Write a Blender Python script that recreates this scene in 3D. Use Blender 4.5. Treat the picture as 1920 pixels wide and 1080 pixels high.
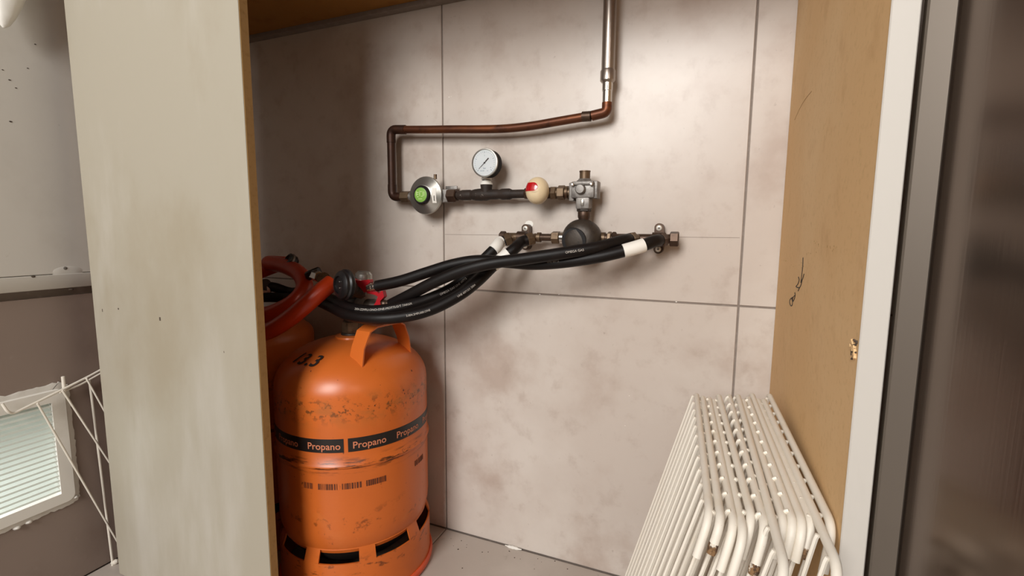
import bpy, bmesh, math, random
from mathutils import Vector, Matrix
random.seed(7)
PI = math.pi
scene = bpy.context.scene
for o in list(bpy.data.objects): bpy.data.objects.remove(o)
COL = scene.collection

# ------------------------------------------------------------------ camera
FPX = 900.0
CAM = Vector((0.5536, -0.9342, 0.7102))
RIGHT = Vector((0.92312048, 0.38444192, 0.00727875))
FWD = Vector((-0.38095192, 0.91698208, -0.11840397))
UP = Vector((-0.05219393, 0.10652827, 0.99293883))
cd = bpy.data.cameras.new('camera'); co = bpy.data.objects.new('camera', cd); COL.objects.link(co)
cd.sensor_fit = 'HORIZONTAL'; cd.sensor_width = 36; cd.lens = FPX / 1920 * 36
cd.clip_start = 0.01; cd.clip_end = 50
mw = Matrix((RIGHT, UP, -FWD)).transposed().to_4x4(); mw.translation = CAM
co.matrix_world = mw
scene.camera = co

# ------------------------------------------------------------------ world, lights, exposure
scene.view_settings.view_transform = 'Standard'
scene.view_settings.look = 'None'
scene.view_settings.gamma = 1
scene.view_settings.use_curve_mapping = False
scene.view_settings.exposure = 0.0
w = bpy.data.worlds.new('world'); scene.world = w; w.use_nodes = True
bg = w.node_tree.nodes['Background']
bg.inputs[0].default_value = (1.0, 0.80, 0.63, 1); bg.inputs[1].default_value = 0.08

def area(name, loc, target, sx, sy, energy, col):
    l = bpy.data.lights.new(name, 'AREA'); l.shape = 'RECTANGLE'; l.size = sx; l.size_y = sy
    l.energy = energy; l.color = col
    o = bpy.data.objects.new(name, l); COL.objects.link(o); o.location = loc
    o.rotation_euler = (Vector(target) - Vector(loc)).to_track_quat('-Z', 'Y').to_euler()
    return o
area('room_lamp', (0.16, -3.1, 2.20), (0.2, 0, 0.6), 1.10, 0.85, 69, (1.0, 0.985, 0.955))
area('room_window', (0.02, -3.1, 1.46), (0.2, 0, 0.6), 1.20, 0.60, 32, (1.0, 0.99, 0.97))
area('vent_daylight', (-1.05, -0.62, 0.42), (-0.6, -0.58, 0.28), 0.35, 0.5, 7, (0.93, 0.98, 1.0))

# ------------------------------------------------------------------ helpers
def at(x, y, Y):
    """point of the picture's ray (1920x1080) lying on the plane y = Y"""
    d = RIGHT * ((x - 960) / FPX) + FWD - UP * ((y - 540) / FPX)
    return CAM + d * ((Y - CAM.y) / d.y)
def atx(x, y, X):
    d = RIGHT * ((x - 960) / FPX) + FWD - UP * ((y - 540) / FPX)
    return CAM + d * ((X - CAM.x) / d.x)
def atz(x, y, Z):
    d = RIGHT * ((x - 960) / FPX) + FWD - UP * ((y - 540) / FPX)
    return CAM + d * ((Z - CAM.z) / d.z)
V = Vector
def lin(h):
    h = h.lstrip('#'); c = [int(h[i:i + 2], 16) / 255 for i in (0, 2, 4)]
    return tuple(x / 12.92 if x <= .04045 else ((x + .055) / 1.055) ** 2.4 for x in c) + (1,)

# ---- materials
def mat(name, col, rough=.5, metal=0., spec=.5, noise=None, bump=None, coat=0.):
    """noise: list of (scale(vec or float), colour, lo, hi, amount); bump: (scale, strength)"""
    m = bpy.data.materials.new(name); m.use_nodes = True
    nt = m.node_tree; b = nt.nodes['Principled BSDF']
    b.inputs['Roughness'].default_value = rough; b.inputs['Metallic'].default_value = metal
    b.inputs['Specular IOR Level'].default_value = spec
    b.inputs['Coat Weight'].default_value = coat
    c = lin(col) if isinstance(col, str) else col
    b.inputs['Base Color'].default_value = c
    tc = nt.nodes.new('ShaderNodeTexCoord')
    cur = None
    for (sc, c2, lo, hi, amt) in (noise or []):
        mp = nt.nodes.new('ShaderNodeMapping')
        s = sc if isinstance(sc, tuple) else (sc,) * 3
        mp.inputs['Scale'].default_value = s
        mp.inputs['Location'].default_value = (random.uniform(0, 9),) * 3
        nt.links.new(tc.outputs['Object'], mp.inputs['Vector'])
        n = nt.nodes.new('ShaderNodeTexNoise'); n.inputs['Scale'].default_value = 1
        n.inputs['Detail'].default_value = 6; n.inputs['Roughness'].default_value = .6
        nt.links.new(mp.outputs[0], n.inputs['Vector'])
        mr = nt.nodes.new('ShaderNodeMapRange'); mr.interpolation_type = 'SMOOTHSTEP'
        mr.inputs['From Min'].default_value = lo; mr.inputs['From Max'].default_value = hi
        mr.inputs['To Max'].default_value = amt
        nt.links.new(n.outputs['Fac'], mr.inputs['Value'])
        mx = nt.nodes.new('ShaderNodeMix'); mx.data_type = 'RGBA'
        nt.links.new(mr.outputs[0], mx.inputs['Factor'])
        if cur is None: mx.inputs['A'].default_value = c
        else: nt.links.new(cur, mx.inputs['A'])
        mx.inputs['B'].default_value = lin(c2) if isinstance(c2, str) else c2
        cur = mx.outputs['Result']
    if cur is not None: nt.links.new(cur, b.inputs['Base Color'])
    if bump:
        sc, st = bump
        mp = nt.nodes.new('ShaderNodeMapping'); mp.inputs['Scale'].default_value = sc if isinstance(sc, tuple) else (sc,) * 3
        nt.links.new(tc.outputs['Object'], mp.inputs['Vector'])
        n = nt.nodes.new('ShaderNodeTexNoise'); n.inputs['Scale'].default_value = 1; n.inputs['Detail'].default_value = 4
        nt.links.new(mp.outputs[0], n.inputs['Vector'])
        bp = nt.nodes.new('ShaderNodeBump'); bp.inputs['Strength'].default_value = st; bp.inputs['Distance'].default_value = .002
        nt.links.new(n.outputs['Fac'], bp.inputs['Height']); nt.links.new(bp.outputs[0], b.inputs['Normal'])
    return m

M = {}
M['tile'] = mat('tile_taupe', '#c4b8ae', .30, spec=.38, noise=[(2.2, '#d2c9c0', .42, .68, .9), (5.0, '#ab978a', .48, .72, .7), (26, '#a8968a', .52, .75, .4), (90, '#927f73', .66, .74, .4)], bump=(60, .03))
M['tile_floor'] = mat('tile_floor', '#b5aaa0', .38, noise=[(3, '#c4bab0', .45, .68, .8), (40, '#8c8075', .62, .74, .4)], bump=(70, .04))
M['tile_left'] = mat('tile_left', '#8e7d73', .42, noise=[(3, '#7b6a60', .45, .68, .8), (30, '#a3948a', .62, .75, .3)], bump=(60, .04))
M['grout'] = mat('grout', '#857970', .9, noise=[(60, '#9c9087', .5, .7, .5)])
M['plaster'] = mat('plaster', '#d0cbc3', .6, noise=[(4, '#c2bcb3', .45, .7, .7), (60, '#a39a92', .68, .76, .4)], bump=(35, .08))
M['mdf'] = mat('mdf_raw', '#e0ba88', .75, spec=.25, noise=[(3, '#e6c597', .45, .7, .8), (160, '#c9a473', .5, .75, .45), (18, '#cba272', .55, .75, .5)], bump=(300, .05))
M['mdf_edge'] = mat('mdf_edge', '#a98758', .85, spec=.2, noise=[(120, '#8d6c41', .5, .75, .5)], bump=(200, .15))
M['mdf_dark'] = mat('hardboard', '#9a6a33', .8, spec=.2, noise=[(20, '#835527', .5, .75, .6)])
M['cream'] = mat('cream_paint', '#a69e8e', .5, noise=[((7, 7, 1.6), '#b6b0a5', .46, .70, .8), ((5, 5, 2.6), '#988c76', .48, .74, .6), (120, '#a8987f', .70, .77, .4)], bump=((60, 60, 8), .05))
M['white_paint'] = mat('white_paint', '#c3bdb5', .5, noise=[((20, 20, 4), '#b4ada3', .5, .72, .5)], bump=(50, .05))
M['wire'] = mat('wire_coating', '#e2dacd', .5, noise=[(40, '#ded2bf', .5, .72, .6), (170, '#b39b7a', .70, .78, .6)])
M['rust'] = mat('rust', '#80603f', .85, noise=[(180, '#3d281a', .45, .6, .9), (140, '#ddd3c4', .52, .6, .9)])
M['plastic_white'] = mat('white_plastic', '#e6e2da', .4, noise=[(12, '#d3ccc1', .5, .72, .5)])
M['sealant'] = mat('sealant', '#d8d3cb', .6, noise=[(30, '#c4bbb0', .5, .72, .5)], bump=(50, .3))
M['copper'] = mat('copper_old', '#5c3420', .42, .6, noise=[((12, 12, 60), '#7c4624', .45, .68, .8), (40, '#3b2216', .5, .7, .7)])
M['copper_dark'] = mat('copper_dark', '#3a241a', .45, .5, noise=[(30, '#5a3622', .5, .72, .6), (150, '#85705f', .70, .78, .5)])
M['brass'] = mat('brass_old', '#6b5844', .42, .6, noise=[(60, '#4a3324', .46, .66, .85), (140, '#9b836b', .62, .76, .6)])
M['bronze'] = mat('bronze_dark', '#4f3d31', .42, .65, noise=[(50, '#3a2a22', .45, .7, .8), (140, '#8c7562', .66, .76, .5)])
M['steel_pipe'] = mat('steel_pipe', '#a59b92', .28, .85, noise=[((20, 20, 3), '#857b73', .5, .72, .5)])
M['screw'] = mat('screw_zinc', '#d8d1c6', .35, .25)
M['chrome'] = mat('chrome', '#c9c4be', .18, .95)
M['zinc'] = mat('zinc_cast', '#8d8883', .5, .55, noise=[(70, '#67625f', .45, .68, .8), (160, '#c2bfbb', .62, .75, .6)], bump=(120, .25))
M['alu'] = mat('aluminium_disc', '#a8a49d', .3, .85, noise=[(35, '#7f7a74', .5, .72, .6), (120, '#cdc9c2', .66, .76, .5)])
M['iron'] = mat('dark_cast_metal', '#40372f', .5, .35, noise=[(60, '#2b2521', .45, .7, .8), (150, '#79726b', .68, .77, .5)], bump=(140, .2))
M['tape'] = mat('tape_wrapped_pipe', '#2e241e', .62, 0, spec=.3, noise=[(50, '#231b17', .45, .7, .8), (130, '#9d9288', .64, .72, .7)], bump=(90, .5))
M['rubber'] = mat('black_rubber', '#120d0c', .48, spec=.25, noise=[((30, 30, 30), '#1f1816', .5, .75, .6)], bump=(200, .05))
M['black'] = mat('black_plastic', '#151213', .38)
M['matte_black'] = mat('matte_black', '#15110f', .7, spec=.2)
M['orange_tube'] = mat('orange_tube', '#b5350f', .35, noise=[(10, '#9c2a0b', .5, .72, .5)])
M['red'] = mat('red_plastic', '#a81e26', .32)
M['red_glossy'] = mat('red_insert', '#b5141c', .18, coat=.6)
M['ivory'] = mat('ivory_plastic', '#ddc8a4', .36, noise=[(30, '#cfb48c', .5, .75, .5)])
M['white'] = mat('white_label', '#ece8e0', .5)
M['dial'] = mat('dial_white', '#e3e8ea', .4)
M['green'] = mat('green_label', '#7fae4a', .4)
M['green_pale'] = mat('green_pale', '#b9d58c', .4)
M['ink'] = mat('ink', '#231c18', .7)
M['ink_blue'] = mat('ink_blue', '#4d6e86', .7)
M['ink_brown'] = mat('ink_brown', '#5b2a12', .7)
M['print_white'] = mat('print_white', '#b9b1a8', .6)
M['band'] = mat('black_band', '#1c1715', .4, noise=[(60, '#3a2a22', .66, .76, .5)])
M['letter'] = mat('band_lettering', '#cf7f5c', .5)
M['brushed'] = mat('brushed_steel', '#75685f', .19, .95, noise=[((3, 3, 1), '#675a51', .45, .7, .6)], bump=((400, 400, 3), .02))
M['satin'] = mat('satin_steel', '#6f665d', .45, .6)
M['slot_shade'] = mat('shaded_underside', '#1a110c', .8, spec=.2)  # near-black base colour stands in for the shade behind the skirt slots
M['dirt'] = mat('dirt', '#4c3f35', .9)
M['bottle'] = None

def orange_material():
    m = mat('orange_enamel', '#cc6727', .34, noise=[(6, '#c26024', .45, .7, .7), (14, '#d27a3d', .55, .75, .4)], bump=(45, .03))
    nt = m.node_tree; b = nt.nodes['Principled BSDF']
    base = b.inputs['Base Color'].links[0].from_socket
    tc = nt.nodes.new('ShaderNodeTexCoord'); sp = nt.nodes.new('ShaderNodeSeparateXYZ')
    nt.links.new(tc.outputs['Object'], sp.inputs[0])
    def zband(z, hw, scale, lo, hi, amt, col, base):
        d = nt.nodes.new('ShaderNodeMath'); d.operation = 'SUBTRACT'; nt.links.new(sp.outputs['Z'], d.inputs[0]); d.inputs[1].default_value = z
        a = nt.nodes.new('ShaderNodeMath'); a.operation = 'ABSOLUTE'; nt.links.new(d.outputs[0], a.inputs[0])
        f = nt.nodes.new('ShaderNodeMapRange'); f.interpolation_type = 'SMOOTHSTEP'
        f.inputs['From Min'].default_value = hw; f.inputs['From Max'].default_value = 0
        nt.links.new(a.outputs[0], f.inputs['Value'])
        mp = nt.nodes.new('ShaderNodeMapping'); mp.inputs['Scale'].default_value = scale
        nt.links.new(tc.outputs['Object'], mp.inputs[0])
        n = nt.nodes.new('ShaderNodeTexNoise'); n.inputs['Scale'].default_value = 1; n.inputs['Detail'].default_value = 8; n.inputs['Roughness'].default_value = .65
        nt.links.new(mp.outputs[0], n.inputs['Vector'])
        r = nt.nodes.new('ShaderNodeMapRange'); r.interpolation_type = 'SMOOTHSTEP'
        r.inputs['From Min'].default_value = lo; r.inputs['From Max'].default_value = hi; r.inputs['To Max'].default_value = amt
        nt.links.new(n.outputs['Fac'], r.inputs['Value'])
        mu = nt.nodes.new('ShaderNodeMath'); mu.operation = 'MULTIPLY'; nt.links.new(f.outputs[0], mu.inputs[0]); nt.links.new(r.outputs[0], mu.inputs[1])
        mx = nt.nodes.new('ShaderNodeMix'); mx.data_type = 'RGBA'
        nt.links.new(mu.outputs[0], mx.inputs['Factor']); nt.links.new(base, mx.inputs['A']); mx.inputs['B'].default_value = lin(col)
        return mx.outputs['Result']
    base = zband(.388, .034, (75, 75, 85), .52, .60, .85, '#56351a', base)
    base = zband(.388, .05, (22, 22, 40), .46, .64, .45, '#9a6230', base)
    base = zband(.283, .022, (22, 22, 150), .50, .60, .95, '#3a1d0d', base)
    base = zband(.17, .04, (40, 40, 55), .56, .66, .7, '#6e3512', base)
    base = zband(.08, .03, (40, 40, 90), .54, .64, .8, '#4f2812', base)
    base = zband(.25, .30, (70, 70, 50), .64, .70, .8, '#54290f', base)
    nt.links.new(base, b.inputs['Base Color'])
    return m
M['bottle'] = orange_material()
M['ring_red'] = mat('base_ring_paint', '#d8562c', .4, noise=[(30, '#c24420', .5, .72, .6)])

def slat_material():
    m = bpy.data.materials.new('vent_slat_plastic'); m.use_nodes = True; nt = m.node_tree
    b = nt.nodes['Principled BSDF']; b.inputs['Base Color'].default_value = lin('#eef0ea'); b.inputs['Roughness'].default_value = .4
    t = nt.nodes.new('ShaderNodeBsdfTranslucent'); t.inputs[0].default_value = lin('#f2f6f0')
    mx = nt.nodes.new('ShaderNodeMixShader'); mx.inputs[0].default_value = .32
    nt.links.new(b.outputs[0], mx.inputs[1]); nt.links.new(t.outputs[0], mx.inputs[2])
    nt.links.new(mx.outputs[0], nt.nodes['Material Output'].inputs[0]); return m
M['slat'] = slat_material()

# ---- objects
def wloc(o):
    v = V((0, 0, 0))
    while o is not None: v = v + o.location; o = o.parent
    return v
def thing(name, label, cat, loc=(0, 0, 0), group=None):
    o = bpy.data.objects.new(name, None); COL.objects.link(o); o.location = loc; o.empty_display_size = .02
    o['label'] = label; o['category'] = cat
    if group: o['group'] = group
    return o
def finish(me, ang=35):
    for p in me.polygons: p.use_smooth = True
    me.set_sharp_from_angle(angle=math.radians(ang))
def obj(name, bm, material, parent=None, local=False, label=None, cat=None, group=None, kind=None, ang=35):
    """link a bmesh given in world coordinates as one object (local=True: already local to the parent)"""
    bmesh.ops.recalc_face_normals(bm, faces=bm.faces)
    off = V((0, 0, 0))
    if not local:
        if parent is not None: off = wloc(parent)
        else:
            xs = [v.co for v in bm.verts]
            off = V(((min(v.x for v in xs) + max(v.x for v in xs)) / 2, (min(v.y for v in xs) + max(v.y for v in xs)) / 2, min(v.z for v in xs)))
        bmesh.ops.translate(bm, verts=bm.verts, vec=-off)
    me = bpy.data.meshes.new(name); bm.to_mesh(me); bm.free(); finish(me, ang)
    me.materials.append(M[material] if isinstance(material, str) else material)
    o = bpy.data.objects.new(name, me); COL.objects.link(o)
    if parent is not None: o.parent = parent
    elif not local: o.location = off
    if label: o['label'] = label
    if cat: o['category'] = cat
    if group: o['group'] = group
    if kind: o['kind'] = kind
    return o
def NB(): return bmesh.new()
def box(lo, hi, bev=0., bm=None, seg=2):
    b = NB()
    bmesh.ops.create_cube(b, size=1)
    lo, hi = V(lo), V(hi)
    for v in b.verts: v.co = V([(lo[i] + hi[i]) / 2 + v.co[i] * (hi[i] - lo[i]) for i in range(3)])
    if bev: bmesh.ops.bevel(b, geom=b.edges[:], offset=bev, segments=seg, affect='EDGES', profile=.5)
    if bm is None: return b
    join(bm, b); return bm
def join(bm, b, free=True):
    me = bpy.data.meshes.new('tmp'); b.to_mesh(me); bm.from_mesh(me); bpy.data.meshes.remove(me)
    if free: b.free()
    return bm
def basis(ax):
    ax = V(ax).normalized(); h = V((0, 0, 1)) if abs(ax.z) < .9 else V((1, 0, 0))
    u = ax.cross(h).normalized(); return u, ax.cross(u).normalized() * 1, ax
def lathe(org, ax, prof, n=24, bm=None, rot=0., sq=(1, 1)):
    """prof: (radius, height along axis)"""
    b = bm or NB(); u, v, a = basis(ax); org = V(org); rings = []
    for r, h in prof:
        if r < 1e-6: rings.append([b.verts.new(org + a * h)])
        else: rings.append([b.verts.new(org + a * h + u * (r * sq[0] * math.cos(rot + 2 * PI * i / n)) + v * (r * sq[1] * math.sin(rot + 2 * PI * i / n))) for i in range(n)])
    for A, B in zip(rings, rings[1:]):
        for i in range(n):
            j = (i + 1) % n
            if len(A) == 1 and len(B) == 1: continue
            if len(A) == 1: b.faces.new((A[0], B[i], B[j]))
            elif len(B) == 1: b.faces.new((A[i], A[j], B[0]))
            else: b.faces.new((A[i], A[j], B[j], B[i]))
    for R_, f in ((rings[0], 1), (rings[-1], 0)):
        if len(R_) > 1: b.faces.new(R_ if f else R_[::-1])
    return b
def rod(p, q, r, n=16, bm=None, bev=0.):
    p, q = V(p), V(q); L = (q - p).length
    prof = [(r, 0), (r, L)] if not bev else [(r - bev, 0), (r, bev), (r, L - bev), (r - bev, L)]
    return lathe(p, q - p, prof, n, bm)
def smoothpath(pts, sub=8):
    """Catmull-Rom"""
    pts = [V(p) for p in pts]; P = [pts[0] * 2 - pts[1]] + pts + [pts[-1] * 2 - pts[-2]]; out = []
    for i in range(1, len(P) - 2):
        a, b, c, d = P[i - 1:i + 3]
        for k in range(sub):
            t = k / sub
            out.append(.5 * ((2 * b) + (c - a) * t + (2 * a - 5 * b + 4 * c - d) * t * t + (3 * b - a - 3 * c + d) * t ** 3))
    out.append(pts[-1]); return out
def roundpath(pts, rad, sub=6):
    """polyline with rounded corners"""
    pts = [V(p) for p in pts]; out = [pts[0]]
    for a, b, c in zip(pts, pts[1:], pts[2:]):
        d1 = (a - b).normalized(); d2 = (c - b).normalized(); r = min(rad, (a - b).length * .49, (c - b).length * .49)
        p0 = b + d1 * r; p2 = b + d2 * r
        for k in range(sub + 1):
            t = k / sub; out.append(p0 * (1 - t) ** 2 + b * 2 * t * (1 - t) + p2 * t * t)
    out.append(pts[-1]); return out
def frames(path):
    T = []
    for i in range(len(path)):
        a = path[max(0, i - 1)]; b = path[min(len(path) - 1, i + 1)]; T.append((b - a).normalized())
    return T
def tube(path, r, n=12, bm=None, cap=True):
    b = bm or NB(); T = frames(path); u = basis(T[0])[0]; rings = []
    for i, p in enumerate(path):
        u = (u - T[i] * u.dot(T[i])).normalized(); v = T[i].cross(u); rr = r[i] if isinstance(r, (list, tuple)) else r
        rings.append([b.verts.new(p + u * (rr * math.cos(2 * PI * k / n)) + v * (rr * math.sin(2 * PI * k / n))) for k in range(n)])
    for A, B in zip(rings, rings[1:]):
        for k in range(n): b.faces.new((A[k], A[(k + 1) % n], B[(k + 1) % n], B[k]))
    if cap:
        for R_, i, s in ((rings[0], 0, -1), (rings[-1], -1, 1)):
            rr = r[i] if isinstance(r, (list, tuple)) else r
            c = b.verts.new(path[i] + T[i] * (s * rr * .35))
            for k in range(n): b.faces.new((R_[k], R_[(k + 1) % n], c))
    return b
def hexnut(p, q, r, bm=None, rot=0.):
    p, q = V(p), V(q); L = (q - p).length; c = min(.0015, L * .2)
    return lathe(p, q - p, [(r * .86, 0), (r, c), (r, L - c), (r * .86, L)], 6, bm, rot)
FONT_CACHE = {}
def text_mesh(s, size, shear=0., bold=0.):
    """flat text as (verts, faces) with baseline at 0 and width centred on 0"""
    c = bpy.data.curves.new('t', 'FONT'); c.body = s; c.size = size; c.shear = shear; c.offset = bold; c.space_character = 1.12 if bold > .0005 else 1.0; c.resolution_u = 3
    o = bpy.data.objects.new('t', c); COL.objects.link(o)
    me = bpy.data.meshes.new_from_object(o.evaluated_get(bpy.context.evaluated_depsgraph_get()))
    vs = [v.co.copy() for v in me.vertices]; fs = [tuple(p.vertices) for p in me.polygons]
    bpy.data.objects.remove(o); bpy.data.curves.remove(c); bpy.data.meshes.remove(me)
    x0 = min(v.x for v in vs); x1 = max(v.x for v in vs)
    for v in vs: v.x -= (x0 + x1) / 2
    return vs, fs
def mapped(vs, fs, fn, bm=None):
    b = bm or NB(); nv = [b.verts.new(fn(v)) for v in vs]
    for f in fs:
        try: b.faces.new([nv[i] for i in f])
        except ValueError: pass
    return b
def slab_hole(axis_lo, axis_hi, hole_lo, hole_hi):
    """box in y,z,x with a rectangular hole through x; returns joined bmesh"""
    (x0, y0, z0), (x1, y1, z1) = axis_lo, axis_hi; (hy0, hz0), (hy1, hz1) = hole_lo, hole_hi
    b = NB()
    box((x0, y0, z0), (x1, y1, hz0), bm=b); box((x0, y0, hz1), (x1, y1, z1), bm=b)
    box((x0, y0, hz0), (x1, hy0, hz1), bm=b); box((x0, hy1, hz0), (x1, y1, hz1), bm=b)
    return b

# ================================================================== THE SETTING
TZ = 0.580     # height of the tile joint
XL = -0.600    # face of the left wall
XR = 0.660     # inner face of the raw board
wb = obj('wall_back', box((-.75, .0022, 0), (1.7, .12, 2.3)), 'grout', kind='structure', label='back wall of large taupe ceramic tiles with dark joints')
G = .0017
for (x0, x1) in ((-.6, 0), (0, .602), (.602, 1.2), (1.2, 1.69)):
    for (z0, z1) in ((0, TZ), (TZ, 1.184), (1.184, 1.784), (1.784, 2.29)):
        obj('tile', box((x0 + G, 0, z0 + G), (x1 - G, .009, z1 - G), .0008, seg=1), 'tile', wb)
# pencil / crack line at the height of the lower manifold
obj('crack_line', box((.003, -.00015, .7005), (.597, .0005, .7013)), 'grout', wb)
b = NB()
for (px, py, s) in ((842, 182, 2.2), (846, 181, 1.2), (1012, 552, 2.5), (1048, 552, 1.8), (1268, 566, 2.4), (1270, 170, 1.2), (1180, 742, 1.6), (1172, 798, 1.4)):
    p = at(px, py, 0); lathe((p.x, -.0003, p.z), (0, 1, 0), [(.001 * s * .5, 0), (.001 * s * .5, .001)], 5, b, random.random(), (1.4, .8))
obj('paint_fleck', b, 'white', wb, kind='stuff')

fl = obj('floor', box((-.75, -2.6, -.06), (1.7, .12, -.002)), 'grout', kind='structure', label='floor of pale grey stone-look tiles')
for (x0, x1) in ((-.6, 0), (0, .602), (.602, 1.2), (1.2, 1.69)):
    for k in range(4):
        y1 = -.001 - .6 * k
        obj('tile', box((x0 + G, y1 - .6 + G, -.009), (x1 - G, y1 - G, 0), .0008, seg=1), 'tile_floor', fl)
b = NB()
for i in range(26):
    p = atz(random.uniform(830, 1130), random.uniform(1010, 1075), 0)
    if p.y > -.004: continue
    r = random.uniform(.0006, .0018); lathe((p.x, p.y, -.0002), (0, 0, 1), [(r, 0), (r * .6, .0008)], 5, b, random.random())
p = atz(859, 1030, 0); lathe((p.x, p.y, -.0002), (0, 0, 1), [(.0022, 0), (.001, .0012)], 6, b)
obj('grit', b, 'dirt', fl, kind='stuff')
b = tube(smoothpath([(x, -.004 + random.uniform(-.001, .001), .002) for x in [.155 + .008 * i for i in range(6)]], 3), [.001, .0012, .0016, .0025, .0034, .003, .0034, .004, .0034, .003, .0034, .003, .0022, .0017, .0012, .001], 8)
obj('joint_filler', b, 'white', fl)

# ---- left wall: tile below, painted board above, a vent grille set into the tile
HY0, HY1, HZ0, HZ1 = -.655, -.452, .190, .382
wl = obj('wall_left', slab_hole((XL - .12, -2.6, 0), (XL - .008, .05, 2.3), (HY0, HZ0), (HY1, HZ1)), 'grout', kind='structure', label='left wall, dark taupe tile below and white painted board above')
obj('tile', slab_hole((XL - .009, -.90 + G, .002), (XL, -.302 - G, TZ - .001), (HY0, HZ0), (HY1, HZ1)), 'tile_left', wl)
obj('tile', box((XL - .009, -.30 + G, .002), (XL, -.002, TZ - .001), .0008, seg=1), 'tile_left', wl)
for k in range(3): obj('tile', box((XL - .009, -1.50 - .6 * k + G + (.03 if k == 2 else 0), .002), (XL, -.90 - .6 * k - G, TZ - .001), .0008, seg=1), 'tile_left', wl)
obj('painted_board', box((XL - .009, -2.55, .6225), (XL + .006, -.002, 2.28), .001, seg=1), 'plaster', wl)
b = box((XL - .009, -2.55, .5945), (XL + .009, -.002, .6215), .0015, seg=2)
obj('batten', b, 'plaster', wl)
b = NB()
for (px, py, r, s) in ((63, 519, .0022, 1.8), (134, 543, .002, 2.2)):
    p = atx(px, py, XL + .0095); lathe((XL + .0085, p.y, p.z), (1, 0, 0), [(r, 0), (r * .5, .0012)], 7, b, .3, (s, 1))
obj('chip', b, 'dirt', wl, kind='stuff')
p = atx(122, 503, XL + .006)
b = lathe((XL + .0055, p.y, p.z), (1, 0, 0), [(.0035, 0), (.003, .0015), (.0008, .002)], 12); obj('nail_head', b, 'zinc', wl)
b = lathe((XL + .0045, p.y + .004, p.z - .006), (1, 0, 0), [(.026, .001), (.022, .0018), (.012, .0022), (0, .0022)], 20, None, 0, (1, .42)); obj('filler_patch', b, 'plaster', wl)
b = NB()
for (px, py, r) in ((18, 150, .0012), (30, 165, .001), (20, 228, .0014), (52, 128, .0009), (66, 83, .001), (5, 131, .0009)):
    p = atx(px, py, XL + .006); lathe((XL + .0055, p.y, p.z), (1, 0, 0), [(r, 0), (r, .0008)], 5, b, 0, (1.8, 1))
obj('scuff', b, 'dirt', wl, kind='stuff')

# ---- cupboard carcass: cream front panel, raw right side, hardboard top
XP, YP = -.106, -.400
b = box((-.541, YP, .002), (XP, YP + .016, 1.60), .0012, seg=2)
cp = thing('cupboard_panel', 'cream painted board standing upright at the left with raw brown edge', 'panel', (-.32, YP + .008, 0))
obj('painted_face', box((-.541, YP, .002), (XP, YP + .0015, 1.60), .0006, seg=1), 'cream', cp)
obj('raw_core', box((-.541, YP + .0012, .002), (XP + .0004, YP + .016, 1.60), .0005, seg=1), 'mdf_edge', cp, label='raw brown fibreboard edge')
for (px, py, w_, h_) in ((192, 582, 2.4, 7), (222, 579, 4, 4), (300, 598, 5, 8), (420, 660, 1.2, 4)):
    p = at(px, py, YP); obj('dent', box((p.x - w_ * .0004, YP - .0003, p.z - h_ * .0004), (p.x + w_ * .0004, YP + .0005, p.z + h_ * .0004), .0002, None, 1), 'dirt', cp)

rb = thing('side_board', 'raw brown fibreboard standing upright at right with white painted front edge', 'panel', (XR + .008, -.25, 0))
obj('raw_board', box((XR, -.5045, .002), (XR + .0165, -.002, 1.19), .0006, seg=1), 'mdf', rb)
obj('painted_edge', box((XR - .0003, -.5062, .002), (XR + .017, -.5040, 1.19), .0008, seg=1), 'white_paint', rb, label='white painted front edge')
# handwriting on the board
def on_board(px, py, d=0.): p = atx(px, py, XR); return V((XR - d, p.y, p.z))
b = NB()
Z = lambda x, y: (1440 + x / 4, 430 + y / 4)
for st in ([(265, 212), (262, 280), (255, 345), (248, 400)], [(272, 335), (262, 370), (248, 398)],
           [(230, 358), (236, 380), (226, 410), (212, 428), (222, 436), (236, 440), (228, 462)], [(238, 440), (250, 415), (258, 380)],
           [(203, 475), (206, 495), (200, 520), (190, 540), (187, 522), (193, 505), (204, 495)],
           [(186, 510), (170, 522), (164, 545), (172, 572), (182, 570), (186, 545), (180, 520)]):
    tube(smoothpath([on_board(*Z(*q), .0001) for q in st], 4), .0007, 5, b)
obj('pencil_note', b, 'ink', rb)
b = NB()
tube(smoothpath([on_board(*q, 0) for q in ((1522, 171), (1510, 186), (1500, 203), (1490, 225))], 4), .0004, 5, b)
for i in range(34):
    kx, ky, ks = ((1534, 458, 6), (1558, 463, 6), (1517, 476, 5), (1472, 488, 4), (1495, 500, 6))[i % 5]
    p = on_board(kx + random.gauss(0, ks), ky + random.gauss(0, ks * .5)); r = random.uniform(.0003, .0011)
    lathe(p, (-1, 0, 0), [(r, -.0004), (r, .0001)], 5, b, random.random() * 6, (1, random.uniform(.6, 1.6)))
obj('smudge', b, M['mdf_edge'], rb, kind='stuff')
b = NB()
for i in range(16):
    p = on_board(1603 + random.uniform(-5, 5), 637 + i * 2.4); r = random.uniform(.0006, .0016)
    lathe(p, (-1, 0, 0), [(r, -.0008), (r * .7, .0012)], 6, b, random.random(), (1, 1.3))
obj('torn_chip', b, M['dirt'], rb, kind='stuff')
b = NB()
for i in range(9):
    p = on_board(1602 + random.uniform(-5, 4), 640 + i * 3.6); r = random.uniform(.0014, .0028)
    lathe(p, (-1, 0, 0), [(r, -.0006), (r * .7, .0018)], 6, b, random.random())
obj('torn_fibre', b, M['mdf'], rb, kind='stuff')

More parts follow.
